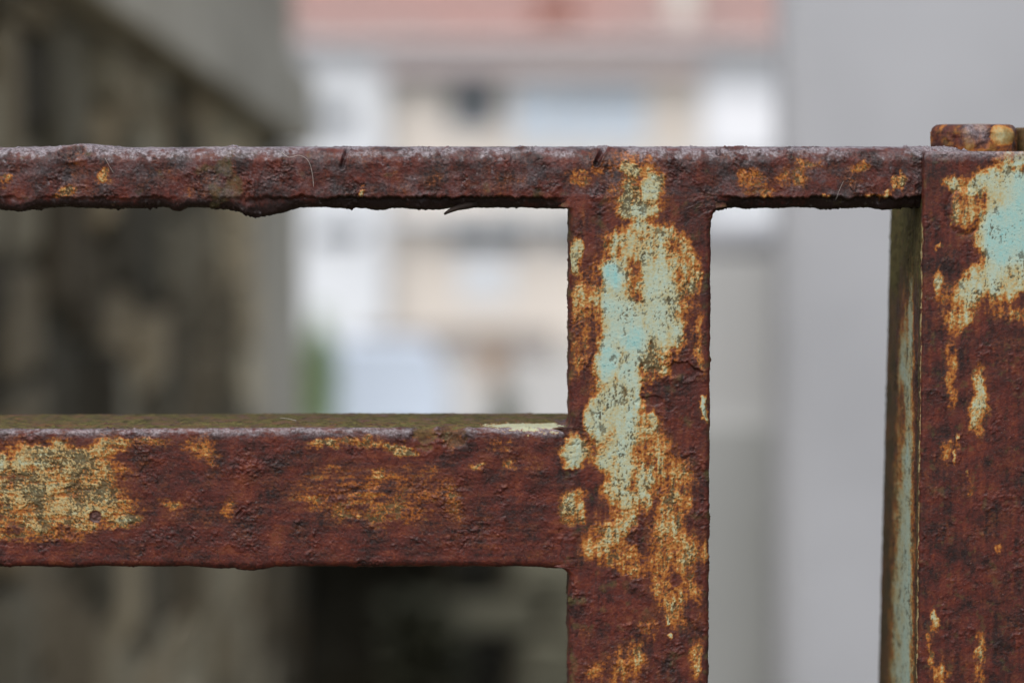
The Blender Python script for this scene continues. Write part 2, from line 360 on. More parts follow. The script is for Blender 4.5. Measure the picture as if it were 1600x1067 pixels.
def slab(mb, xa, xb, ya, yb, f0, f1):
    n = len(mb.v); mb.v += [(xa, ya, f0(ya)), (xb, ya, f0(ya)), (xb, yb, f0(yb)), (xa, yb, f0(yb)), (xa, ya, f1(ya)), (xb, ya, f1(ya)), (xb, yb, f1(yb)), (xa, yb, f1(yb))]
    mb.f += [tuple(n + i for i in q) for q in ((0, 3, 2, 1), (4, 5, 6, 7), (0, 1, 5, 4), (1, 2, 6, 5), (2, 3, 7, 6), (3, 0, 4, 7))]
slab(mb, XW - .4, XW + .035, 1.19, Y1 + .01, cop, lambda y: cop(y) + .15)
obj('concrete_band', mb.mesh('concrete_band', 0.008), M_conc, aw)
mb = MB(); slab(mb, XW - .39, XW - .01, 1.195, Y1, lambda y: cop(y) + .151, lambda y: cop(y) + .42)
obj('plaster', mb.mesh('plaster', 0.01), M_plaster, aw)
obj('corner_pier', MB().box(XW - .38, XW + .004, Y1 - .95, Y1 + .004, .26, cop(Y1) - .006).mesh('corner_pier', 0.012), M_conc, aw)
y = 1.2
while y < Y1 - .06:
    lim = Y1 - .955 if y < Y1 - .96 else Y1; l = min(random.uniform(.10, .22), lim - y); l = lim - y if lim - y - l < .05 else l; z = -0.3 - random.uniform(0, .12)
    while z < 1.4:
        h = random.uniform(.07, .18); yc = y + l / 2 + random.uniform(-.02, .02); zt = min(z + h, cop(yc) - .008, .255 if y > Y1 - .96 else 9)
        if zt - z > .03:
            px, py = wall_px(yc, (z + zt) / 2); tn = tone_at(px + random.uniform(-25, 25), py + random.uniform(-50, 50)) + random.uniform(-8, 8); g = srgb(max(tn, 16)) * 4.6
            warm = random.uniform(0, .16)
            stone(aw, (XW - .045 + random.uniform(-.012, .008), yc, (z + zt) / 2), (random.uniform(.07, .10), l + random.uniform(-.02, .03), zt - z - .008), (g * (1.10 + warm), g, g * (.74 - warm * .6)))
        z += h
    y += l

# low terrace wall across the end of the alley, with a dark square mouth
TY = Y1 + 0.02
tx0, tx1 = at(385, 900, TY).x, at(1010, 900, TY).x; ox0, ox1 = at(462, 900, TY).x, at(690, 900, TY).x; tt = at(800, 770, TY).z
tw = empty('terrace_wall', ((tx0 + tx1) / 2, TY, gz(TY))); tag(tw, 'low mossy stone wall with black opening, below the lower rail', 'wall')
mb = MB(); mb.box(tx0, ox0, TY + .06, TY + .8, -.4, tt); mb.box(ox1, tx1, TY + .06, TY + .8, -.4, tt); mb.box(ox0, ox1, TY + .45, TY + .8, -.4, tt); mb.box(ox0, ox1, TY + .06, TY + .45, tt - .05, tt)
obj('masonry', mb.mesh('masonry'), M_mortar, tw)
obj('coping', MB().box(tx0, tx1, TY - .015, TY + .82, tt + .002, tt + .035).mesh('coping', 0.006), M_conc, tw)
for xa, xb in ((tx0, ox0), (ox1, tx1)):
    z = -.3
    while z < tt - .03:
        h = random.uniform(.09, .15); x = xa
        while x < xb - .02:
            l = min(random.uniform(.12, .24), xb - x); zt = min(z + h, tt - .006)
            if xb - x - l < .06: l = xb - x
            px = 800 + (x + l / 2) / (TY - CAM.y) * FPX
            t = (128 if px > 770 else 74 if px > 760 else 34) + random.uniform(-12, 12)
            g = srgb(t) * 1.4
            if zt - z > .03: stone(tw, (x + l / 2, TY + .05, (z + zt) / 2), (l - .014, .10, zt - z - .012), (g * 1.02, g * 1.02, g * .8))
            x += l
        z += h

p = at(655, 1000, TY - .16); shrub('fern_clump', p.x, TY - .16, gz(TY - .16), .075, .30, 800, M_leafn, .06, 'dark leafy clump growing in front of the black opening', 'plant')
# right-hand rendered pillar and grey wall behind it
M_pillar = plain('pale_grey_render', (0.455, 0.468, 0.50), (0.36, 0.37, 0.395), 3.0, 0.9, 0.002)
PY = 2.9
pil = empty('pillar', (.8, PY + .25, gz(PY))); tag(pil, 'tall plain pale grey rendered pillar at the right', 'pillar')
pxl = at(1217, 300, PY).x
obj('shaft', MB().box(pxl, pxl + 1.1, PY, PY + .11, -.4, 1.75).mesh('shaft', 0.045, 6, True), M_pillar, pil)
obj('cap', MB().box(pxl - .04, pxl + 1.14, PY - .04, PY + .15, 1.751, 1.82).mesh('cap', 0.01), M_conc, pil)
M_gw2 = plain('damp_grey_render', (0.58, 0.59, 0.59), (0.48, 0.49, 0.49), 2.0, 0.9, 0.004, stretch=(1, 1, .4))
M_darker_base = plain('darker_grey_render', (0.47, 0.485, 0.48), (0.37, 0.385, 0.38), 2.0, 0.9, 0.004)
sw = empty('side_wall', (.5, 3.3, gz(3.2))); tag(sw, 'chest-high damp grey rendered wall between the upright bar and the pillar', 'wall')
zt = at(1150, 398, 3.2).z
obj('added_darker_slab', MB().box(at(1018, 600, 3.2).x, 4.5, 3.18, 3.199, -.4, at(1150, 660, 3.2).z).mesh('added_darker_slab', .004), M_darker_base, sw)  # added slab: the wall's darkening towards the ground put into its colour
obj('render', MB().box(at(1020, 600, 3.2).x, 4.5, 3.2, 3.4, -.4, zt).mesh('render', .01), M_gw2, sw)
obj('coping', MB().box(at(1012, 600, 3.2).x, 4.5, 3.196, 3.41, zt + .001, zt + .035).mesh('coping', .01), M_pillar, sw)

# ================================================================== THE GATE: rusted, once turquoise
# ---- 2-D gradient noise on the metal's own surface coordinates (millimetres)
def _tables(seed):
    r = np.random.RandomState(seed); p = r.permutation(256); a = r.rand(256) * 2 * np.pi
    return np.concatenate([p, p]).astype(np.int32), np.cos(a).astype(np.float32), np.sin(a).astype(np.float32)
_T = {}
def perlin(x, y, seed):
    if seed not in _T: _T[seed] = _tables(seed)
    P, CA, SA = _T[seed]
    x = x.astype(np.float32); y = y.astype(np.float32)
    fx = np.floor(x); fy = np.floor(y); xi = fx.astype(np.int32) & 255; yi = fy.astype(np.int32) & 255; x = x - fx; y = y - fy
    u = x * x * x * (x * (x * 6 - 15) + 10); v = y * y * y * (y * (y * 6 - 15) + 10)
    def g(ix, iy, dx, dy):
        h = P[(P[ix & 255] + iy) & 255]; return CA[h] * dx + SA[h] * dy
    a = g(xi, yi, x, y); b = g(xi + 1, yi, x - 1, y); c = g(xi, yi + 1, x, y - 1); d = g(xi + 1, yi + 1, x - 1, y - 1)
    return (a + u * (b - a) + v * ((c + u * (d - c)) - (a + u * (b - a)))) * 1.5
def fbm(x, y, octv, seed, gain=0.5):
    s = 0; a = 1.0; t = 0
    for o in range(octv):
        s = s + a * perlin(x * 2 ** o + 17.3 * o, y * 2 ** o - 9.1 * o, seed + o); t += a; a *= gain
    return s / t * 1.5
def sstep(a, b, x):
    t = np.clip((x - a) / (b - a), 0, 1); return t * t * (3 - 2 * t)

# ---- where paint, ochre and scale lie: (px, py, rx, ry, level); level 0 dark scale .3 orange .45 ochre .6 cream .75 sage 1 turquoise
RAIL_TOP = [(10, 285, 16, 10, .34), (100, 300, 22, 9, .36), (165, 275, 14, 11, .38), (290, 300, 14, 14, .22), (350, 275, 34, 24, .12), (565, 300, 5, 8, .58), (905, 282, 22, 20, .33), (940, 262, 20, 14, .24),
            (640, 280, 50, 18, .13), (780, 285, 60, 20, .14), (1075, 262, 8, 5, .42), (1070, 345, 6, 5, .36), (1175, 285, 34, 22, .28), (1200, 300, 18, 9, .32), (1262, 258, 24, 12, .30), (1240, 275, 30, 20, .24), (1345, 262, 22, 10, .29), (1296, 309, 12, 7, .46),
            (1365, 310, 20, 9, .42), (1405, 285, 12, 16, .5), (1385, 305, 16, 7, .42), (1330, 285, 20, 12, .2)]
UPRIGHT = [(1000, 290, 54, 60, .33), (985, 268, 18, 16, .60), (1000, 330, 36, 20, .74), (1018, 292, 18, 20, .66), (980, 315, 10, 34, .66), (995, 300, 10, 14, .42), (1072, 350, 40, 44, .05), (930, 320, 26, 34, .03), (1062, 262, 38, 26, .02),
           (1010, 375, 74, 26, .46), (1000, 470, 84, 118, .66), (900, 400, 12, 34, .64), (908, 470, 18, 48, .40), (908, 560, 18, 64, .32), (1000, 356, 20, 10, .66), (1072, 415, 26, 34, .48), (1066, 395, 22, 18, .40), (1085, 450, 12, 30, .55),
           (957, 428, 24, 24, 1.0), (985, 430, 20, 30, .62), (990, 432, 16, 26, .22), (1000, 462, 22, 16, .42), (990, 528, 22, 36, .98), (950, 565, 22, 40, .92), (1032, 470, 26, 60, .74), (965, 500, 30, 40, .82), (1045, 520, 26, 34, .70),
           (1086, 520, 14, 60, .10), (1092, 545, 10, 60, .34), (985, 600, 22, 50, .80), (1016, 604, 14, 30, .36), (1018, 604, 8, 10, .02), (1065, 580, 28, 14, -.08), (1066, 630, 46, 40, .02), (1025, 575, 26, 14, .45), (1014, 625, 18, 9, -.05), (1072, 690, 36, 52, .07),
           (940, 640, 34, 40, .60), (940, 660, 26, 30, .72), (914, 600, 20, 28, .18), (962, 628, 36, 40, .70), (978, 680, 28, 60, .70), (960, 720, 36, 66, .60), (975, 705, 14, 70, .72), (1014, 664, 14, 16, .68), (1018, 700, 34, 60, .42), (905, 620, 14, 26, .05),
           (900, 706, 30, 26, .64), (895, 706, 18, 16, .74), (912, 745, 34, 22, .04), (896, 790, 26, 30, .47), (890, 785, 13, 14, .56), (1005, 760, 16, 44, .54), (1052, 748, 38, 44, .38), (1055, 790, 28, 28, .46), (975, 795, 24, 30, .58),
           (948, 848, 42, 52, .40), (955, 840, 20, 30, .52), (995, 850, 14, 30, .12), (985, 880, 30, 26, .34), (1044, 828, 36, 42, .43), (1075, 850, 24, 34, .34), (1032, 900, 11, 32, .50), (1050, 905, 42, 76, .37), (1075, 945, 22, 44, .37), (1060, 905, 10, 14, .1), (1045, 968, 4, 8, .62), (1052, 990, 4, 6, .6),
           (930, 930, 44, 48, -.02), (1080, 960, 14, 26, .12), (1086, 1030, 14, 40, .46), (1020, 985, 26, 20, .24), (985, 1025, 30, 34, .32), (950, 1050, 44, 34, .28), (1050, 1040, 26, 40, .04), (910, 1010, 20, 36, .08), (1100, 640, 7, 22, .70), (1102, 860, 5, 30, .30)]
RAIL_LOW = [(50, 765, 150, 78, .36), (100, 735, 104, 46, .52), (120, 790, 102, 38, .53), (60, 790, 70, 40, .50), (80, 712, 56, 22, .58), (5, 725, 10, 20, .70), (32, 725, 10, 16, .66), (175, 695, 36, 14, .48), (190, 810, 34, 18, .52), (230, 690, 50, 9, .36), (185, 735, 14, 20, .30), (205, 755, 34, 14, .16),
            (40, 835, 90, 14, .28), (310, 698, 30, 20, .26), (330, 715, 22, 10, .28), (360, 795, 14, 16, .24), (265, 785, 18, 8, .3), (240, 720, 40, 30, .08), (500, 693, 30, 9, .42), (525, 700, 14, 9, .52), (560, 690, 50, 10, .33), (630, 706, 24, 10, .58), (612, 697, 14, 9, .48), (700, 690, 10, 22, .30), (780, 695, 26, 14, .28), (745, 726, 16, 6, .32), (795, 723, 13, 8, .29), (675, 735, 18, 14, .32),
            (520, 733, 14, 6, .34), (520, 765, 90, 50, .20), (640, 770, 90, 56, .19), (590, 740, 14, 14, .34), (555, 775, 22, 6, .42), (600, 785, 60, 22, .25), (610, 810, 36, 20, .27), (700, 775, 22, 14, .36), (705, 805, 20, 18, .34), (545, 800, 40, 14, .30), (490, 780, 30, 10, .30), (680, 790, 50, 40, .2), (740, 830, 80, 30, .08), (400, 760, 60, 30, .10), (440, 830, 60, 20, .06)]
POST = [(1570, 360, 50, 86, .92), (1600, 330, 60, 110, .95), (1545, 300, 44, 34, .66), (1560, 440, 36, 34, .74), (1520, 450, 26, 34, .62), (1592, 268, 18, 8, .45), (1500, 325, 34, 44, .22), (1490, 290, 18, 16, .58), (1505, 330, 19, 30, .50), (1470, 345, 16, 50, .0), (1528, 318, 14, 22, .34), (1520, 300, 20, 10, .6),
        (1490, 352, 3, 3, .4), (1466, 385, 6, 8, .55), (1470, 440, 10, 24, .44), (1468, 440, 6, 10, .56), (1505, 470, 24, 40, .58), (1494, 500, 14, 26, .44), (1480, 470, 16, 40, .30), (1585, 440, 26, 26, .60), (1560, 480, 30, 22, .30), (1600, 490, 30, 20, .34),
        (1488, 575, 9, 80, .27), (1530, 630, 15, 60, .47), (1531, 612, 8, 40, .60), (1494, 700, 10, 10, .30), (1478, 700, 14, 14, .30), (1497, 682, 6, 9, .62), (1492, 712, 3, 12, .62), (1508, 740, 3, 4, .58), (1512, 760, 9, 20, .2), (1560, 860, 6, 10, .3),
        (1457, 975, 9, 26, .44), (1456, 968, 5, 12, .62), (1455, 1020, 7, 40, .34), (1532, 1030, 12, 50, .38), (1530, 1015, 7, 10, .5), (1470, 1055, 12, 20, .34), (1590, 620, 14, 30, .1)]
def blobs_mm(lst, Y=0.0): return [(*mm(a, b, Y), rx / PXMM, ry / PXMM, L) for a, b, rx, ry, L in lst]
FRONT = blobs_mm(RAIL_TOP + RAIL_LOW + UPRIGHT); PLATE = blobs_mm(POST, -0.005)

XL, XR = mm(889, 700)[0], mm(1109, 700)[0]            # edges of the upright bar
ZT1, ZT0 = mm(800, 231)[1], mm(800, 325)[1]           # top rail
ZL1, ZL0 = mm(800, 669)[1], mm(800, 886)[1]           # lower rail

def wear(s, t, blobs, seed, hstreak, extra=None):
    """surface state over (s, t) in mm: relief h (mm), paint level, rust tone, pits"""
    w1 = fbm(s / 7, t / 7, 3, seed + 1); w2 = fbm(s / 7 + 40, t / 7 + 11, 3, seed + 5)
    w3 = fbm(s / 1.6, t / 1.6, 3, seed + 60); w4 = fbm(s / 1.6 + 9, t / 1.6 + 31, 3, seed + 63)
    ws = s + 1.5 * w1 + 0.7 * w3; wt = t + 1.9 * w2 + 0.9 * w4
    L = np.float32(.03) + np.float32(.11) * np.clip(fbm(s / 16, t / 16, 3, seed + 80), 0, 1).astype(np.float32)
    for x, z, rx, rz, lv in blobs:
        d = np.sqrt(((ws - x) / (rx * 1.02)) ** 2 + ((wt - z) / (rz * 1.04)) ** 2); f = sstep(1.25, 0.40, d); L = L * (1 - f) + lv * f
    if extra is not None: L = L + extra
    n1 = fbm(s / 6, t / 6, 5, seed + 9, .6)
    sv = fbm(s / 1.5, t / 12, 4, seed + 15, .6); sh = fbm(s / 13, t / 1.3, 4, seed + 20, .6)
    st = sv * (1 - hstreak) + sh * hstreak
    fine = fbm(s / 0.9, t / 0.9, 3, seed + 25, .65)
    e = np.exp(-((L - .42) / .24) ** 2)                 # the ragged zone between sound paint and bare rust
    L = L + n1 * (.11 + .13 * e) + st * (.08 + .15 * e) + fine * (.08 + .13 * e)
    L = L - .11 * sstep(.48, .68, L) * hstreak
    tone = 0.5 + 0.55 * fbm(s / 9, t / 9, 4, seed + 30, .6) + 0.28 * st + .22 * fine
    # scale: a few lifted sheets with torn edges, crust in patches, sharp grains everywhere
    q = fbm((s + 1.6 * w1 + .5 * w3) / 8.0, (t + 1.6 * w2 + .5 * w4) / 8.0, 5, seed + 36, .58) * 2.2
    fq = q - np.floor(q); terr = np.floor(q) + sstep(.42, .50, fq) - .55 * np.exp(-((fq - .40) / .035) ** 2) + .25 * np.exp(-((fq - .53) / .05) ** 2)
    rough_zone = sstep(.06, .62, fbm(s / 10, t / 10, 3, seed + 51) + .35 * fbm(s / 2.5, t / 2.5, 2, seed + 53))
    scale_h = terr * (.07 + .10 * rough_zone)
    blis = fbm(s / 1.9, t / 1.9, 4, seed + 42, .6); grain = fbm(s / 0.62, t / 0.62, 2, seed + 45, .7)
    pim = sstep(.38, .62, fbm(s / .85, t / .85, 2, seed + 48, .5))          # separate pimples of rust
    crust = np.clip(blis, -.05, 1) * .50 * rough_zone
    wav = fbm(s / 5, t / 5, 2, seed + 77) * .10
    crust = crust * 1.2; pim = pim * 1.1
    rust_h = wav + scale_h + crust + pim * (.06 + .12 * rough_zone) + grain * (.025 + .07 * rough_zone)
    tone = tone - .20 * rough_zone * sstep(.1, -.3, blis) - .30 * np.exp(-((fq - .40) / .04) ** 2) + .12 * pim
    pm = sstep(.44, .50, L)
    dens = fbm(s / 6, t / 9, 3, seed + 54) + .42 * hstreak
    pn = fbm(s / .62, t / (.62 + .35 * (1 - hstreak)), 2, seed + 57, .7)
    om = sstep(.20, .32, L)
    pn2 = fbm(s / 1.5, t / (1.5 + 1.2 * (1 - hstreak)), 3, seed + 72, .65)
    pit = sstep(.36, .50, np.maximum(pn, pn2 * .95) + .55 * dens - .16 - .22 * sstep(.72, .92, L) + .14 * sstep(.72, .5, L)) * om
    # larger losses of paint down to olive-brown primer
    loss = sstep(.40, .45, fbm((s + w3) / 3.0, (t + w4) / 3.8, 4, seed + 66, .6) + .16 * dens - .25 * sstep(.85, 1.0, L)) * pm
    pit = np.maximum(pit, loss * .75)
    lip = np.exp(-((L - .50) / .03) ** 2) * .14
    h = rust_h * (1 - .80 * pm) + pm * .16 + lip + grain * .02 - pit * .11 - loss * .07
    return h, L, tone, pit

def gouge(s, t, h, L, marks):
    """short tool marks: capsules pressed into the metal with a raised rim"""
    for (x0, z0, x1, z1, r, dep, rim) in marks:
        dx, dz = x1 - x0, z1 - z0; k = np.clip(((s - x0) * dx + (t - z0) * dz) / (dx * dx + dz * dz), 0, 1)
        d = np.hypot(s - x0 - k * dx, t - z0 - k * dz) / r
        h = h - dep * sstep(1.0, .3, d) + rim * np.exp(-((d - 1.25) / .3) ** 2); L = np.where(d < 1.1, np.minimum(L, .0), L)
    return h, L

def rect_profile(p0, p1, qb, rf0, rf1, rb, df, dd, db):
    """closed rounded rectangle in (p, q): front side at q=0 from p0 to p1, back at qb.
    Points run back-middle > p0 side > front > p1 side; c is arc length that equals p on the front."""
    P = []
    def line(a, b, d, n):
        L = math.hypot(b[0] - a[0], b[1] - a[1]); k = max(1, int(round(L / d)))
        for i in range(k): u = i / k; P.append((a[0] + (b[0] - a[0]) * u, a[1] + (b[1] - a[1]) * u, n[0], n[1]))
    def arc(cx, cy, r, a0, a1, d):
        k = max(3, int(abs(a1 - a0) * r / d))
        for i in range(k): a = a0 + (a1 - a0) * i / k; P.append((cx + r * math.cos(a), cy + r * math.sin(a), math.cos(a), math.sin(a)))
    pm = (p0 + p1) / 2; pi = math.pi
    line((pm, qb), (p0 + rb, qb), db, (0, 1)); arc(p0 + rb, qb - rb, rb, pi / 2, pi, db * .4)
    line((p0, qb - rb), (p0, rf0), dd[0], (-1, 0)); arc(p0 + rf0, rf0, rf0, pi, 1.5 * pi, df)
    k0 = len(P)
    line((p0 + rf0, 0), (p1 - rf1, 0), df, (0, -1)); arc(p1 - rf1, rf1, rf1, 1.5 * pi, 2 * pi, df)
    line((p1, rf1), (p1, qb - rb), dd[1], (1, 0)); arc(p1 - rb, qb - rb, rb, 0, pi / 2, db * .4)
    line((p1 - rb, qb), (pm, qb), db, (0, 1))
    P = np.array(P); seg = np.hypot(np.diff(P[:, 0]), np.diff(P[:, 1])); c = np.concatenate([[0], np.cumsum(seg)]); c = c - c[k0] + P[k0, 0]
    return P, c
def axis_samples(parts):
    out = []
    for a, b, d in parts:
        k = max(1, int(round(abs(b - a) / d))); out += [a + (b - a) * i / k for i in range(k)]
    out.append(parts[-1][1]); return np.array(out)

def build(name, P, c, W, mapping, flip, field, mat, parent, cap_round=0.0, post=None, moss=None):
    """sweep profile P along W; mapping 'zyx','xyz','yxz' says which world axes p, q and w are"""
    n = len(P); m = len(W)
    c2 = np.repeat(c[None, :], m, 0).astype(np.float32); w2 = np.repeat(W[:, None], n, 1).astype(np.float32)
    p = np.repeat(P[None, :, 0], m, 0); q = np.repeat(P[None, :, 1], m, 0); np_ = np.repeat(P[None, :, 2], m, 0); nq = np.repeat(P[None, :, 3], m, 0)
    if post: p, q, c2 = post(p, q, c2, w2, np_, nq)
    h, L, tone, pit, ms, du = field(c2, w2, p, q, np_, nq)
    if cap_round:
        dtop = np.clip((cap_round - (W.max() - w2)) / cap_round, 0, 1); ins = cap_round * (1 - np.sqrt(np.clip(1 - dtop ** 2, 0, 1)))
        h = h * (1 - dtop * .6) - ins
    p = p + np_ * h; q = q + nq * h
    ax = {'x': 0, 'y': 1, 'z': 2}; V = np.zeros((m * n, 3), np.float32)
    V[:, ax[mapping[0]]] = p.ravel(); V[:, ax[mapping[1]]] = q.ravel(); V[:, ax[mapping[2]]] = w2.ravel(); V *= 0.001
    V -= np.array(parent.location if parent.parent is None else (parent.location + parent.parent.location), np.float32)
    i = np.arange(m - 1)[:, None] * n; j = np.arange(n)[None, :]; j2 = (j + 1) % n
    F = np.stack([i + j, i + j2, i + n + j2, i + n + j], -1).reshape(-1, 4)
    if flip: F = F[:, ::-1]
    nf = len(F); me = bpy.data.meshes.new(name)
    me.vertices.add(len(V)); me.vertices.foreach_set('co', V.ravel())
    cap0 = np.arange(n)[::-1]; cap1 = np.arange(n) + (m - 1) * n
    if flip: cap0 = cap0[::-1]; cap1 = cap1[::-1]
    me.loops.add(nf * 4 + 2 * n); me.loops.foreach_set('vertex_index', np.concatenate([F.ravel(), cap0, cap1]).astype(np.int32))
    me.polygons.add(nf + 2)
    me.polygons.foreach_set('loop_start', np.concatenate([np.arange(nf) * 4, [nf * 4, nf * 4 + n]]).astype(np.int32))
    me.update(calc_edges=True); me.validate()
    sm = np.ones(len(me.polygons), bool); sm[-2:] = False; me.polygons.foreach_set('use_smooth', sm)
    for nm, arr in (('paint', L), ('tone', tone), ('pit', pit), ('moss', ms), ('dust_sheen', du)):
        me.attributes.new(nm, 'FLOAT', 'POINT').data.foreach_set('value', np.ascontiguousarray(arr, np.float32).ravel())
    me.materials.append(mat); o = bpy.data.objects.new(name, me); link(o, parent); return o

# ---- the rust-and-paint material: attributes say what layer is exposed, nodes give it colour, grain and gloss
def rust_material():
    m, n, b = new_mat('rusted_turquoise_paint')
    A = {k: nd(n, 'ShaderNodeAttribute', attribute_name=k).outputs['Fac'] for k in ('paint', 'tone', 'pit', 'moss', 'dust_sheen')}
    tc = nd(n, 'ShaderNodeTexCoord').outputs['Object']
    def noise(scale, detail=3.0, rough=.6):
        x = nd(n, 'ShaderNodeTexNoise', Scale=scale, Detail=detail, Roughness=rough); n.links.new(tc, x.inputs[0]); return x.outputs['Fac']
    n1 = noise(1400, 3); n2 = noise(420, 4); n3 = noise(3200, 2); n4 = noise(2100, 2)
    lv = math_node(n, 'ADD', A['paint'], math_node(n, 'MULTIPLY', math_node(n, 'SUBTRACT', n1, .5), .30))
    tn = math_node(n, 'ADD', A['tone'], math_node(n, 'MULTIPLY', math_node(n, 'SUBTRACT', n2, .5), .55))
    rust = ramp(n, tn, [(0.0, (.020, .0100, .0095)), (.26, (.043, .0135, .0110)), (.52, (.073, .0170, .0130)), (.76, (.104, .0225, .0135)), (1.0, (.148, .038, .018))])
    layer = ramp(n, math_node(n, 'MULTIPLY', lv, .9), [(.16, (.11, .036, .016)), (.25, (.23, .068, .015)), (.33, (.35, .125, .023)), (.41, (.40, .21, .062)), (.49, (.41, .325, .155)), (.57, (.385, .38, .235)), (.68, (.385, .445, .345)), (.83, (.32, .46, .41)), (.97, (.235, .46, .45))])
    colr = mixc(n, ramp(n, lv, [(.06, 0.0), (.27, 1.0)]), rust, layer)
    # grime speckle on everything
    spk = ramp(n, n1, [(.60, 0.0), (.70, 1.0)])
    colr = mixc(n, math_node(n, 'MULTIPLY', spk, .35), colr, (.03, .022, .014))
    colr = mixc(n, math_node(n, 'MULTIPLY', ramp(n, n4, [(.68, 0.0), (.76, 1.0)]), .35), colr, (.30, .24, .21))
    pitc = ramp(n, n2, [(.35, (.030, .024, .012)), (.65, (.10, .075, .035))])
    colr = mixc(n, math_node(n, 'MULTIPLY', A['pit'], .88), colr, pitc)
    mossc = ramp(n, n2, [(.32, (.035, .026, .015)), (.46, (.080, .070, .028)), (.58, (.12, .108, .042)), (.70, (.15, .085, .045))])
    colr = mixc(n, A['moss'], colr, mossc)
    dust_sheen_c = ramp(n, n1, [(.35, (.10, .085, .09)), (.65, (.36, .33, .36))])  # grey dust, with the sky's lavender sheen put into its colour
    colr = mixc(n, A['dust_sheen'], colr, dust_sheen_c)
    n.links.new(colr, b.inputs['Base Color'])
    rg = ramp(n, n2, [(.3, .36), (.7, .62)]); rgp = math_node(n, 'ADD', rg, math_node(n, 'MULTIPLY', ramp(n, lv, [(.3, 0.0), (.5, 1.0)]), .14))
    rgm = math_node(n, 'ADD', rgp, math_node(n, 'MULTIPLY', A['moss'], .4), clamp=True)
    n.links.new(rgm, b.inputs['Roughness']); n.links.new(math_node(n, 'SUBTRACT', .28, math_node(n, 'MULTIPLY', A['moss'], .24)), b.inputs['Specular IOR Level'])
    bp = nd(n, 'ShaderNodeBump', Strength=.8, Distance=.00014); hgt = math_node(n, 'ADD', n1, math_node(n, 'MULTIPLY', n3, .5)); n.links.new(hgt, bp.inputs['Height']); n.links.new(bp.outputs[0], b.inputs['Normal'])
    return m
M_rust = rust_material()

def front_field(s, t):
    """shared by every part whose face lies in the gate's front plane"""
    hs = sstep(XL + 3, XL - 5, s) * sstep(ZT0 - 8, ZT0 - 2, t) * 0 + sstep(XL + 3, XL - 5, s)
    toprail = sstep(ZT0 - 3, ZT0 + 2, t); hs = hs * (1 - toprail) + .45 * toprail
    h, L, tone, pit = wear(s, t, FRONT, 100, hs)
    G = lambda a, b, c, d, r, dep, rim=0.0: (*mm(a, b), *mm(c, d), r, dep, rim)
    h, L = gouge(s, t, h, L, [G(543, 226, 534, 262, .75, 1.1, .1), G(945, 226, 932, 256, .9, 1.1, .25), G(1123, 226, 1123, 239, .8, 1.2, 0), G(380, 795, 370, 806, .55, .5, .2)])
    zz = sstep(ZL0 - 1, ZL0 + 1, t) * sstep(ZL1 + 1, ZL1 - 1, t); xx = s - (XL + .6 + 1.8 * fbm(t / 6, t * 0 + 3, 3, 190))
    bead = np.exp(-(xx / 1.7) ** 2) * zz; rip = .5 + .5 * np.sin(t * 3.1 + 2 * fbm(t / 3, s / 3, 2, 195)); h = h + bead * (.14 + .12 * rip); tone = tone - .25 * np.exp(-((np.abs(xx) - 2.2) / .5) ** 2) * zz
    h = h - .10 * np.exp(-((np.abs(xx) - 2.1) / .35) ** 2) * zz
    return h, L, tone, pit
def up_amount(np_, nq, mapping): return np_ if mapping == 'rail' else 0 * np_

gate = empty('garden_gate', (0.0, 0.0, 0.0))
tag(gate, 'rusted iron gate with peeling turquoise paint filling the foreground', 'gate')
XV0, XV1 = mm(-8, 500)[0], mm(1608, 500)[0]; ZV0 = mm(800, 1075)[1]

# ---- top rail: worn rounded bar
P, c = rect_profile(ZT0, ZT1, 20.0, 3.2, 4.6, 3.0, .25, (.6, .45), 1.6)
xe = mm(1516, 232, .006)[0]
W = axis_samples([(-425, -160, 2.0), (-160, XV0, .6), (XV0, xe - 8, .25), (xe - 8, xe, .25)])
DRIPS = [(278, 12, 1.0), (20, 26, .8), (410, 40, 2.3), (385, 20, .8), (530, 16, .5), (590, 22, .7), (860, 30, .4), (1290, 30, .5), (1390, 20, .6), (665, 40, .6)]
def rail_top_post(p, q, c2, w2, np_, nq):
    wob = .55 * fbm(w2 / 26, w2 * 0 + 3, 2, 300) * sstep(-60, -100, w2)
    for px, a, d in ((130, 34, .75), (60, 26, .1), (250, 46, -.45)):
        x = mm(px, 240)[0]; wob = wob + d * np.exp(-((w2 - x) / (a / PXMM)) ** 2) * np.clip((p - (ZT1 - 8)) / 8, 0, 1)
    p = p + wob
    low = np.clip((ZT0 + 4 - p) / 3, 0, 1) * (np.clip(8 - q, 0, 6) / 6)
    d = .35 * np.abs(fbm(w2 / 3.2, q / 5, 3, 310)) + .25 * fbm(w2 / 9, q / 9, 2, 315)
    for px, a, dep in DRIPS: d = d + dep * np.exp(-np.abs((w2 - mm(px, 330)[0]) / (a / PXMM)) ** 3)
    p = p - low * d
    amt = np.clip(.25 + .9 * sstep(-70, -45, w2) + .5 * fbm(w2 / 20, w2 * 0 + 8, 2, 318), 0, 1) * (1 - sstep(XL - 7, XL, w2) * sstep(XR + 8, XR + 1, w2))
    lip = ZT0 + 2.9 + .8 * fbm(w2 / 7, w2 * 0 + 4, 3, 322) + .5 * fbm(w2 / 2, w2 * 0 + 6, 2, 326)
    q = q + 2.6 * amt * sstep(lip + .35, lip - .35, p) * (q < 6) * sstep(7, 3, q)
    end = sstep(xe - 7, xe, w2); q = q + end * 0; p = p - np.clip(p - (ZT1 - 6), 0, 9) / 6 * end * 1.1
    # where the upright is welded on, the lower edge is filled flush
    return p, q, c2
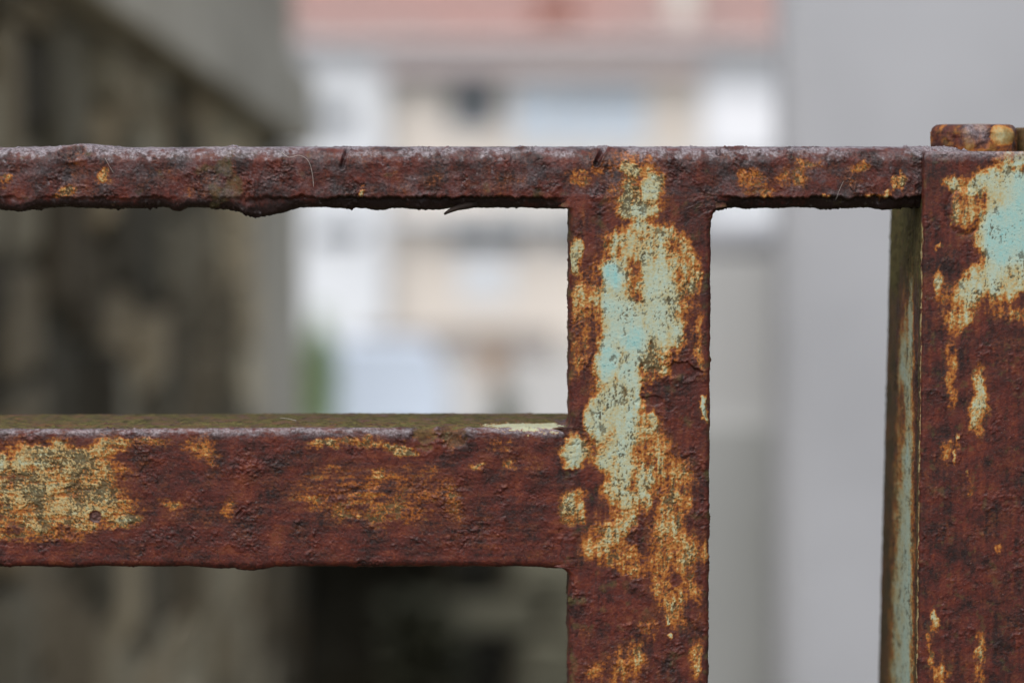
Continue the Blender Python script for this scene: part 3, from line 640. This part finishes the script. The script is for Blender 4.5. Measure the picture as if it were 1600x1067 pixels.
def rail_top_field(s, w, p, q, np_, nq):
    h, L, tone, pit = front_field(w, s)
    un = sstep(0.15, -.6, np_ * -1) * 0
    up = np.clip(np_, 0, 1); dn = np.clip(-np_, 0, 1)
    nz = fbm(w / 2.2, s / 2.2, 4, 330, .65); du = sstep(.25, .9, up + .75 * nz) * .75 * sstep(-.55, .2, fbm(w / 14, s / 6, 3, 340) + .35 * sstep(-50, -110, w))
    # bare dented spot at the far left of the crown
    x, z = mm(113, 240); d = np.hypot((w - x) / 4.2, (s - z) / 2.4) + .25 * nz
    h = h - .55 * sstep(1.1, .5, d) + .25 * np.exp(-((d - 1.2) / .2) ** 2); L = np.where(d < 1.0, .10 + .25 * nz, L); tone = np.where(d < 1.0, tone - .25, tone); du = du * sstep(.9, 1.15, d)
    ms = .42 * sstep(.1, .6, fbm(w / 5, s / 5, 3, 350) + .9 * np.exp(-((w - mm(350, 270)[0]) / 6) ** 2) - .45) 
    under = np.maximum(sstep(.1, .6, dn), sstep(1.2, 2.4, q) * sstep(ZT0 + 5, ZT0 + 3.5, p)); L = L - .4 * under; tone = tone - .55 * under  # dark scale and dirt, with the underside's shade put into the tone
    film = .17 * sstep(-.2, .6, fbm(w / 8, s / 5, 4, 352, .6) + .3 * nz) * (1 - under); du = np.maximum(du, film * sstep(.3, .15, L)); tone = tone - .12  # thin lavender haze painted over the rail's front
    h = h * (1.3 + .2 * dn); back = sstep(9, 12, q); h = h * (1 - .6 * back)
    return h, L, tone, pit, np.clip(ms, 0, .85), du
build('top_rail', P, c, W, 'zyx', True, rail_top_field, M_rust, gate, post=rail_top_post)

# ---- lower rail: square tube
P, c = rect_profile(ZL0, ZL1, 41.0, 2.0, 1.7, 2.0, .25, (.8, .32), 1.8)
W = axis_samples([(-425, -160, 2.0), (-160, XV0, .6), (XV0, XL + 6, .25)])
def rail_low_post(p, q, c2, w2, np_, nq):
    low = np.clip((ZL0 + 3 - p) / 3, 0, 1) * (np.clip(9 - q, 0, 6) / 6)
    d = .12 * fbm(w2 / 4, q / 6, 3, 410)
    for px, a, dep in ((400, 20, .5), (370, 60, .5), (376, 7, .5), (120, 22, .35), (390, 9, .3)): d = d + dep * np.exp(-np.abs((w2 - mm(px, 886)[0]) / (a / PXMM)) ** 4)
    d = d + .5 * sstep(XL - 16, XL, w2)
    top = np.clip((p - (ZL1 - 3)) / 3, 0, 1)
    p = p - low * d - top * .35 * sstep(XL - 60, XL - 150, w2)
    q = q + .12 * (1 - np.clip(q / 4, 0, 1))
    return p, q, c2
def rail_low_field(s, w, p, q, np_, nq):
    h, L, tone, pit = front_field(w, s)
    up = np.clip(np_, 0, 1); nz = fbm(w / 3, s / 1.2, 4, 430, .65)
    edge = np.exp(-((s - (ZL1 - .6)) / 1.5) ** 2)                         # arris rubbed bare and dusty, its edge highlight painted in
    du = np.clip(edge * (.55 + .9 * nz + .6 * fbm(w / 9, s / 3, 3, 436)), 0, .6)
    on_top = sstep(ZL1 + .3, ZL1 + 1.3, s + .35 * nz) * sstep(ZL1 + 44, ZL1 + 40, s)
    nz2 = fbm(w / 7, s / 9, 4, 438, .6); ms = on_top * np.clip(.78 + .5 * nz + .8 * nz2, .2, 1)
    # pale paint left on the top near the weld
    x0 = mm(840, 660)[0]; k = sstep(1.15, .8, np.hypot((w - x0) / 15, (s - (ZL1 + 5.5)) / 6.5) + .5 * nz); L = np.where(k > .5, .66, L); ms = ms * (1 - k); L = np.where((on_top > .4) & (k <= .5), .14 + .3 * nz, L)
    h = h * (1 - .2 * on_top) + on_top * .45 * np.clip(fbm(w / 2.2, s / 3, 3, 446), 0, 1) ** 1.5
    # worn hollow through the arris
    for px, a in ((664, 4.0), (707, 4.6)):
        x = mm(px, 680)[0]; d = np.hypot((w - x) / a, (s - (ZL1 - 1.5)) / 5.0) + .35 * fbm(w / 2, s / 2, 3, 445); h = h - .7 * sstep(1.1, .3, d) + .15 * np.exp(-((d - 1.15) / .2) ** 2); du = du * sstep(.6, 1.1, d); L = np.where((d < .8), .16 + .14 * nz, L); ms = np.maximum(ms, .5 * sstep(1.0, .6, d + .2 * nz) * (1 if px == 664 else .5))
    # small hole with a dark plug
    hx_, hz_ = mm(149, 807); d = np.hypot(w - hx_, s - hz_) / 1.75; h = h - .45 * sstep(1.05, .75, d); L = np.where(d < 1, -.05, L); pit = np.where(d < 1, .25, pit); du = np.maximum(du, .12 * (d < .95))
    hx_, hz_ = mm(878, 830); d = np.hypot((w - hx_) / 1.2, (s - hz_) / .8); h = h - .9 * sstep(1.1, .4, d)
    back = sstep(12, 30, q); h = h * (1 - .5 * back)
    return h, L, tone, pit, np.clip(ms, 0, 1), du
build('lower_rail', P, c, W, 'zyx', True, rail_low_field, M_rust, gate, post=rail_low_post)

# ---- upright flat bar, welded to both rails
ztop = ZT0 + 9.0
P, c = rect_profile(XL, XR, 22.0, 2.0, 1.6, 2.0, .25, (.6, .6), 1.8)
W = axis_samples([(70, 700, 8.0), (700, ZV0 - 12, 2.0), (ZV0 - 12, ZV0, .6), (ZV0, ztop, .25)])
def fillet(d, r): d = np.clip(d, 0, r); return r - np.sqrt(np.clip(r * r - (r - d) ** 2, 0, None))
def upright_post(p, q, c2, w2, np_, nq):
    u = np.clip((p - XL) / (XR - XL), 0, 1); lw = sstep(.35, 0.0, u); rw = sstep(.65, 1.0, u)
    fl = np.zeros_like(p)
    r = 3.6; fl = np.maximum(fl, r - fillet_gap(ZL0 - w2, r)); r2 = 1.3
    inside = ((w2 >= ZL0) & (w2 <= ZL1))
    fl = np.where(inside, r + 1.5, fl); fl = np.where(w2 > ZL1, r2 - fillet_gap(w2 - ZL1, r2), fl)
    fl = np.maximum(fl, np.where(w2 < ZT0, 1.4 - fillet_gap(ZT0 - w2, 1.4), 3.0))
    fr = np.where(w2 < ZT0, 3.2 - fillet_gap(ZT0 - w2, 3.2), 4.5)
    el = .35 * fbm(w2 / 5, w2 * 0 + 2, 4, 520); er = .16 * fbm(w2 / 4, w2 * 0 + 5, 4, 530)
    lean = (w2 - ZL1) * 0.0
    pn = p - lw * (fl + el) + rw * (fr + er) + lean
    dx = pn - p
    # sink the overlapping wings and the top behind the rails' faces
    sink = .9 * sstep(XL + .5, XL - 5, pn) * (sstep(ZL0 - 1, ZL0 + 1, w2) * sstep(ZL1 + 1, ZL1 - 1, w2)) + 1.2 * sstep(XL + .2, XL - 3, pn) * sstep(ZT0 - .5, ZT0 + 1.5, w2) + 1.2 * sstep(XR - .2, XR + 4, pn) * sstep(ZT0 - .5, ZT0 + 1.5, w2)
    sink = sink + 1.6 * sstep(ZT0 + 3.0, ztop, w2)
    q = q + sink - .10 * (q < 3)
    return pn, q, c2 + dx
def fillet_gap(d, r):
    """how far a quarter-round of radius r has receded at distance d from the corner"""
    d = np.clip(d, 0, r); return np.sqrt(np.clip(r * r - (r - d) ** 2, 0, None))
def upright_field(s, w, p, q, np_, nq):
    h, L, tone, pit = front_field(s, w)
    side = np.clip(np.abs(np_), 0, 1)
    L = L - .35 * side * sstep(XR - 1, XR + 1, s)
    nz = fbm(s / 4, w / 4, 4, 550)
    ms = .35 * sstep(.2, .6, nz) * sstep(.2, .0, L) + .5 * side * sstep(.0, .4, nz)
    # the lifted scab of scale on the right, above the middle
    x, z = mm(1066, 580); d = np.hypot((s - x) / 5.2, (w - z) / 2.7) + .55 * nz + .2 * fbm(s / 1.3, w / 1.3, 2, 556)
    h = h - .5 * sstep(1.0, .85, d) + .28 * np.exp(-((d - 1.1) / .12) ** 2)
    x, z = mm(1015, 626); d = np.hypot((s - x) / 3.6, (w - z) / 1.7) + .5 * nz; h = h - .4 * sstep(1.0, .85, d)
    return h, L, tone, pit, np.clip(ms, 0, .7), 0 * s
build('upright_bar', P, c, W, 'xyz', False, upright_field, M_rust, gate, post=upright_post)

# ---- end stile on the right: front plate and a side plate running back
stile = bpy.data.objects.new('end_stile', None); link(stile, gate); stile.empty_display_size = .05
px0 = mm(1444, 240, -.005)[0]; pz1 = mm(1500, 237, -.005)[1]
P, c = rect_profile(px0, px0 + 48, 4.2, .9, .9, .8, .25, (.5, .8), 1.6)
W = axis_samples([(10, 700, 8.0), (700, ZV0 - 12, 2.0), (ZV0 - 12, ZV0, .6), (ZV0, pz1 - 1.2, .25), (pz1 - 1.2, pz1, .1)])
def plate_post(p, q, c2, w2, np_, nq):
    q = q - 5.0; ed = sstep(px0 + 3, px0, p) * .22 * fbm(w2 / 6, w2 * 0 + 7, 4, 620)
    return p + ed, q, c2
def plate_field(s, w, p, q, np_, nq):
    h, L, tone, pit = wear(s, w, PLATE, 600, .0)
    h = h * .62; tone = tone - .05
    nz = fbm(s / 3, w / 3, 4, 640, .6)
    # a raised round boss of old paint near the top corner
    x, z = mm(1507, 330, -.005); d = np.hypot((s - x) / 4.6, (w - z) / 6.2) + .1 * nz
    h = h + .22 * sstep(1.0, .8, d) - .25 * np.exp(-((d - 1.12) / .1) ** 2)
    du = .55 * sstep(pz1 - 3.2, pz1 - .3, w + .9 * nz) * (np.abs(np_) < .9)
    left = sstep(px0 + .5, px0 - 1.2, s); L = np.where((left > .4) & (nz > -.1) & (w < pz1 - 20), .55, L)
    return h, L, tone, pit, 0 * s + .3 * sstep(.25, .6, nz) * (L < .2), du
build('front_plate', P, c, W, 'xyz', False, plate_field, M_rust, stile, cap_round=.9, post=plate_post)

sx = px0 + .8
P, c = rect_profile(.2, 68.0, 4.0, .6, 1.2, .8, .7, (1.0, .7), 3.0)
W = axis_samples([(10, 700, 8.0), (700, ZV0 - 12, 2.0), (ZV0 - 12, ZV0, .6), (ZV0, ZT1 - 3, .3)])
def side_post(p, q, c2, w2, np_, nq):
    return p + (.5 * fbm(w2 / 5, w2 * 0 + 1, 4, 720) + .11 * np.clip(ZT0 - w2, 0, 160)) * sstep(30, 66, p), q + sx - .4, c2
def side_field(s, w, p, q, np_, nq):
    zt_ = mm(1420, 440)[1]
    h, L, tone, pit = wear(s * .6, w, [(17, zt_ - 160, 15, 172, .68), (13, zt_ - 200, 6, 190, .80), (20, zt_ - 30, 7, 14, .70), (22, zt_ - 42, 5, 12, .3), (12, zt_ - 10, 3, 30, .66)], 700, .0)
    L = L - .5 * sstep(zt_ - 8, zt_ + 14, w); nz = fbm(s / 5, w / 4, 4, 740)
    edge = np.exp(-((s - 3.0) / 1.1) ** 2)
    L = L - .8 * edge
    ms = np.clip(.85 * sstep(zt_ - 12, zt_ + 6, w + 5 * nz) + .85 * edge + .5 * sstep(40, 50, s + 8 * nz), 0, .92) * sstep(.9, .6, np.clip(L, 0, 1))
    return h * .7, L, tone - .05, pit, ms, 0 * s
build('side_plate', P, c, W, 'yxz', True, side_field, M_rust, stile, post=side_post)

# ---- hexagonal nut behind the stile's top edge
def hex_profile(cx, cy, rad, corner=1.1, rot=0.25, d=.5):
    pts = []
    for k in range(6):
        a0 = rot + k * math.pi / 3; a = Vector((math.cos(a0), math.sin(a0))) * rad; b = Vector((math.cos(a0 + math.pi / 3), math.sin(a0 + math.pi / 3))) * rad
        t = (b - a).normalized(); nn = Vector((math.cos(a0 + math.pi / 6), math.sin(a0 + math.pi / 6))); n_ = int((b - a).length / d)
        for i in range(n_):
            u = i / n_; q = a + (b - a) * u; e = min(u, 1 - u) * (b - a).length
            sh = max(0, corner - e) ** 2 / (corner * 4) * 1.1; na = nn if u > .12 and u < .88 else q.normalized()
            pts.append((cx + (q - q.normalized() * sh).x, cy + (q - q.normalized() * sh).y, na.x, na.y))
    P = np.array(pts); c = np.concatenate([[0], np.cumsum(np.hypot(np.diff(P[:, 0]), np.diff(P[:, 1])))]); return P, c
nl, nr = mm(1451, 220, .028)[0], mm(1594, 220, .028)[0]; ntop = mm(1500, 195, .022)[1]
nut = bpy.data.objects.new('hinge_bolt', None); link(nut, gate); nut.empty_display_size = .02
P, c = hex_profile((nl + nr) / 2, 29.0, (nr - nl) / 2 + .3)
W = axis_samples([(ntop - 26, ntop - 4.2, .5), (ntop - 4.2, ntop - 1, .3), (ntop - 1, ntop, .12)])
def nut_field(s, w, p, q, np_, nq):
    h, L, tone, pit = wear(s, w, [], 800, .3); nz = fbm(s / 4, w / 4, 3, 830)
    L = L + .16 + .25 * nz; x, z = mm(1566, 212, .02); d = np.hypot((p - x) / 4, (w - z) / 3) + .2 * nz; L = np.where(d < 1, .62 - .2 * d, L)
    x = mm(1522, 205, .02)[0]; du = .55 * sstep(1.1, .5, np.abs(p - x) / 4.5 + .2 * nz) * sstep(ntop - 7, ntop - 2, w)
    return h * 1.5 + .35 * nz, L, tone - .12, pit, .5 * sstep(.0, .5, nz), du
build('nut', P, c, W, 'xyz', False, nut_field, M_rust, nut, cap_round=2.6)
P, c = hex_profile(nr + 5.5, 36.0, 7.5, 6.5); W = axis_samples([(ntop - 26, ntop - 2.0, .6), (ntop - 2.0, ntop - 1.0, .2)])
def pin_field(s, w, p, q, np_, nq):
    h, L, tone, pit = wear(s, w, [], 860, .3); return h * .6, L + .1, tone - .2, pit, 0 * s + .5, 0 * s
build('washer', P, c, W, 'xyz', False, pin_field, M_rust, nut, cap_round=1.0)

# ---- far stile and foot rail, out of the picture, so the gate stands on the ground
P, c = rect_profile(-455, -415, 41.0, 2, 2, 2, 4, (4, 4), 6); W = axis_samples([(10, ZT1, 6.0)])
def plain_field(s, w, p, q, np_, nq):
    h, L, tone, pit = wear(s, w, [], 900, 0.); return h * .5, L + .05, tone, pit, 0 * s, 0 * s
build('hinge_stile', P, c, W, 'xyz', False, plain_field, M_rust, gate)
P, c = rect_profile(60, 100, 41.0, 2, 2, 2, 4, (4, 4), 6); W = axis_samples([(-416, px0 + 2, 6.0)])
build('foot_rail', P, c, W, 'zyx', True, lambda s, w, p, q, a, b: plain_field(w, s, p, q, a, b), M_rust, gate)

# ---- thorn of peeled scale under the top rail
def gp(px, py, Y): return at(px, py, Y)
th = obj('scale_splinter', tube([gp(745, 317, .004), gp(730, 321, .0035), gp(714, 325, .003), gp(702, 330, .0025), gp(694, 335, .0024)], [.0012, .0011, .0008, .0006, .0003], 8).mesh('scale_splinter', smooth=True), M_dark, gate)
M_darkrust = plain('dark_scale', (.035, .02, .015), (.015, .01, .008), 900, .7); th.data.materials.clear(); th.data.materials.append(M_darkrust)

# ---- stray hairs and spider threads caught on the rust
M_hair = plain('pale_fibre', (.45, .40, .36), None, 400, .5)
def thread(pts, rad, label):
    P3 = [Vector(gp(*p)) for p in pts]; out = []
    for i in range(len(P3) - 1):
        p0, p1, p2, p3 = P3[max(i - 1, 0)], P3[i], P3[i + 1], P3[min(i + 2, len(P3) - 1)]
        for k in range(6):
            t = k / 6; out.append(.5 * ((2 * p1) + (-p0 + p2) * t + (2 * p0 - 5 * p1 + 4 * p2 - p3) * t * t + (-p0 + 3 * p1 - 3 * p2 + p3) * t ** 3))
    out.append(P3[-1])
    tag(obj('fibre', tube(out, rad, 5).mesh('fibre'), M_hair), label, 'fibre', 'stray fibres caught on the gate')
thread([(440, 238, -.0002), (452, 246, -.0012), (468, 243, -.0014), (482, 252, -.0013), (488, 272, -.0013), (490, 292, -.001)], .00006, 'curled pale fibre caught on the top rail, left of its first notch')
thread([(164, 247, -.0012), (170, 258, -.0014), (177, 270, -.0009)], .00005, 'short straight fibre on the dented left end of the top rail')
thread([(438, 653, .012), (450, 654, .009), (463, 657, .006)], .00006, 'short pale fibre lying on top of the lower rail')
thread([(1318, 283, -.001), (1312, 296, -.0014), (1306, 312, -.001)], .00004, 'thin web thread on the top rail near the end stile')
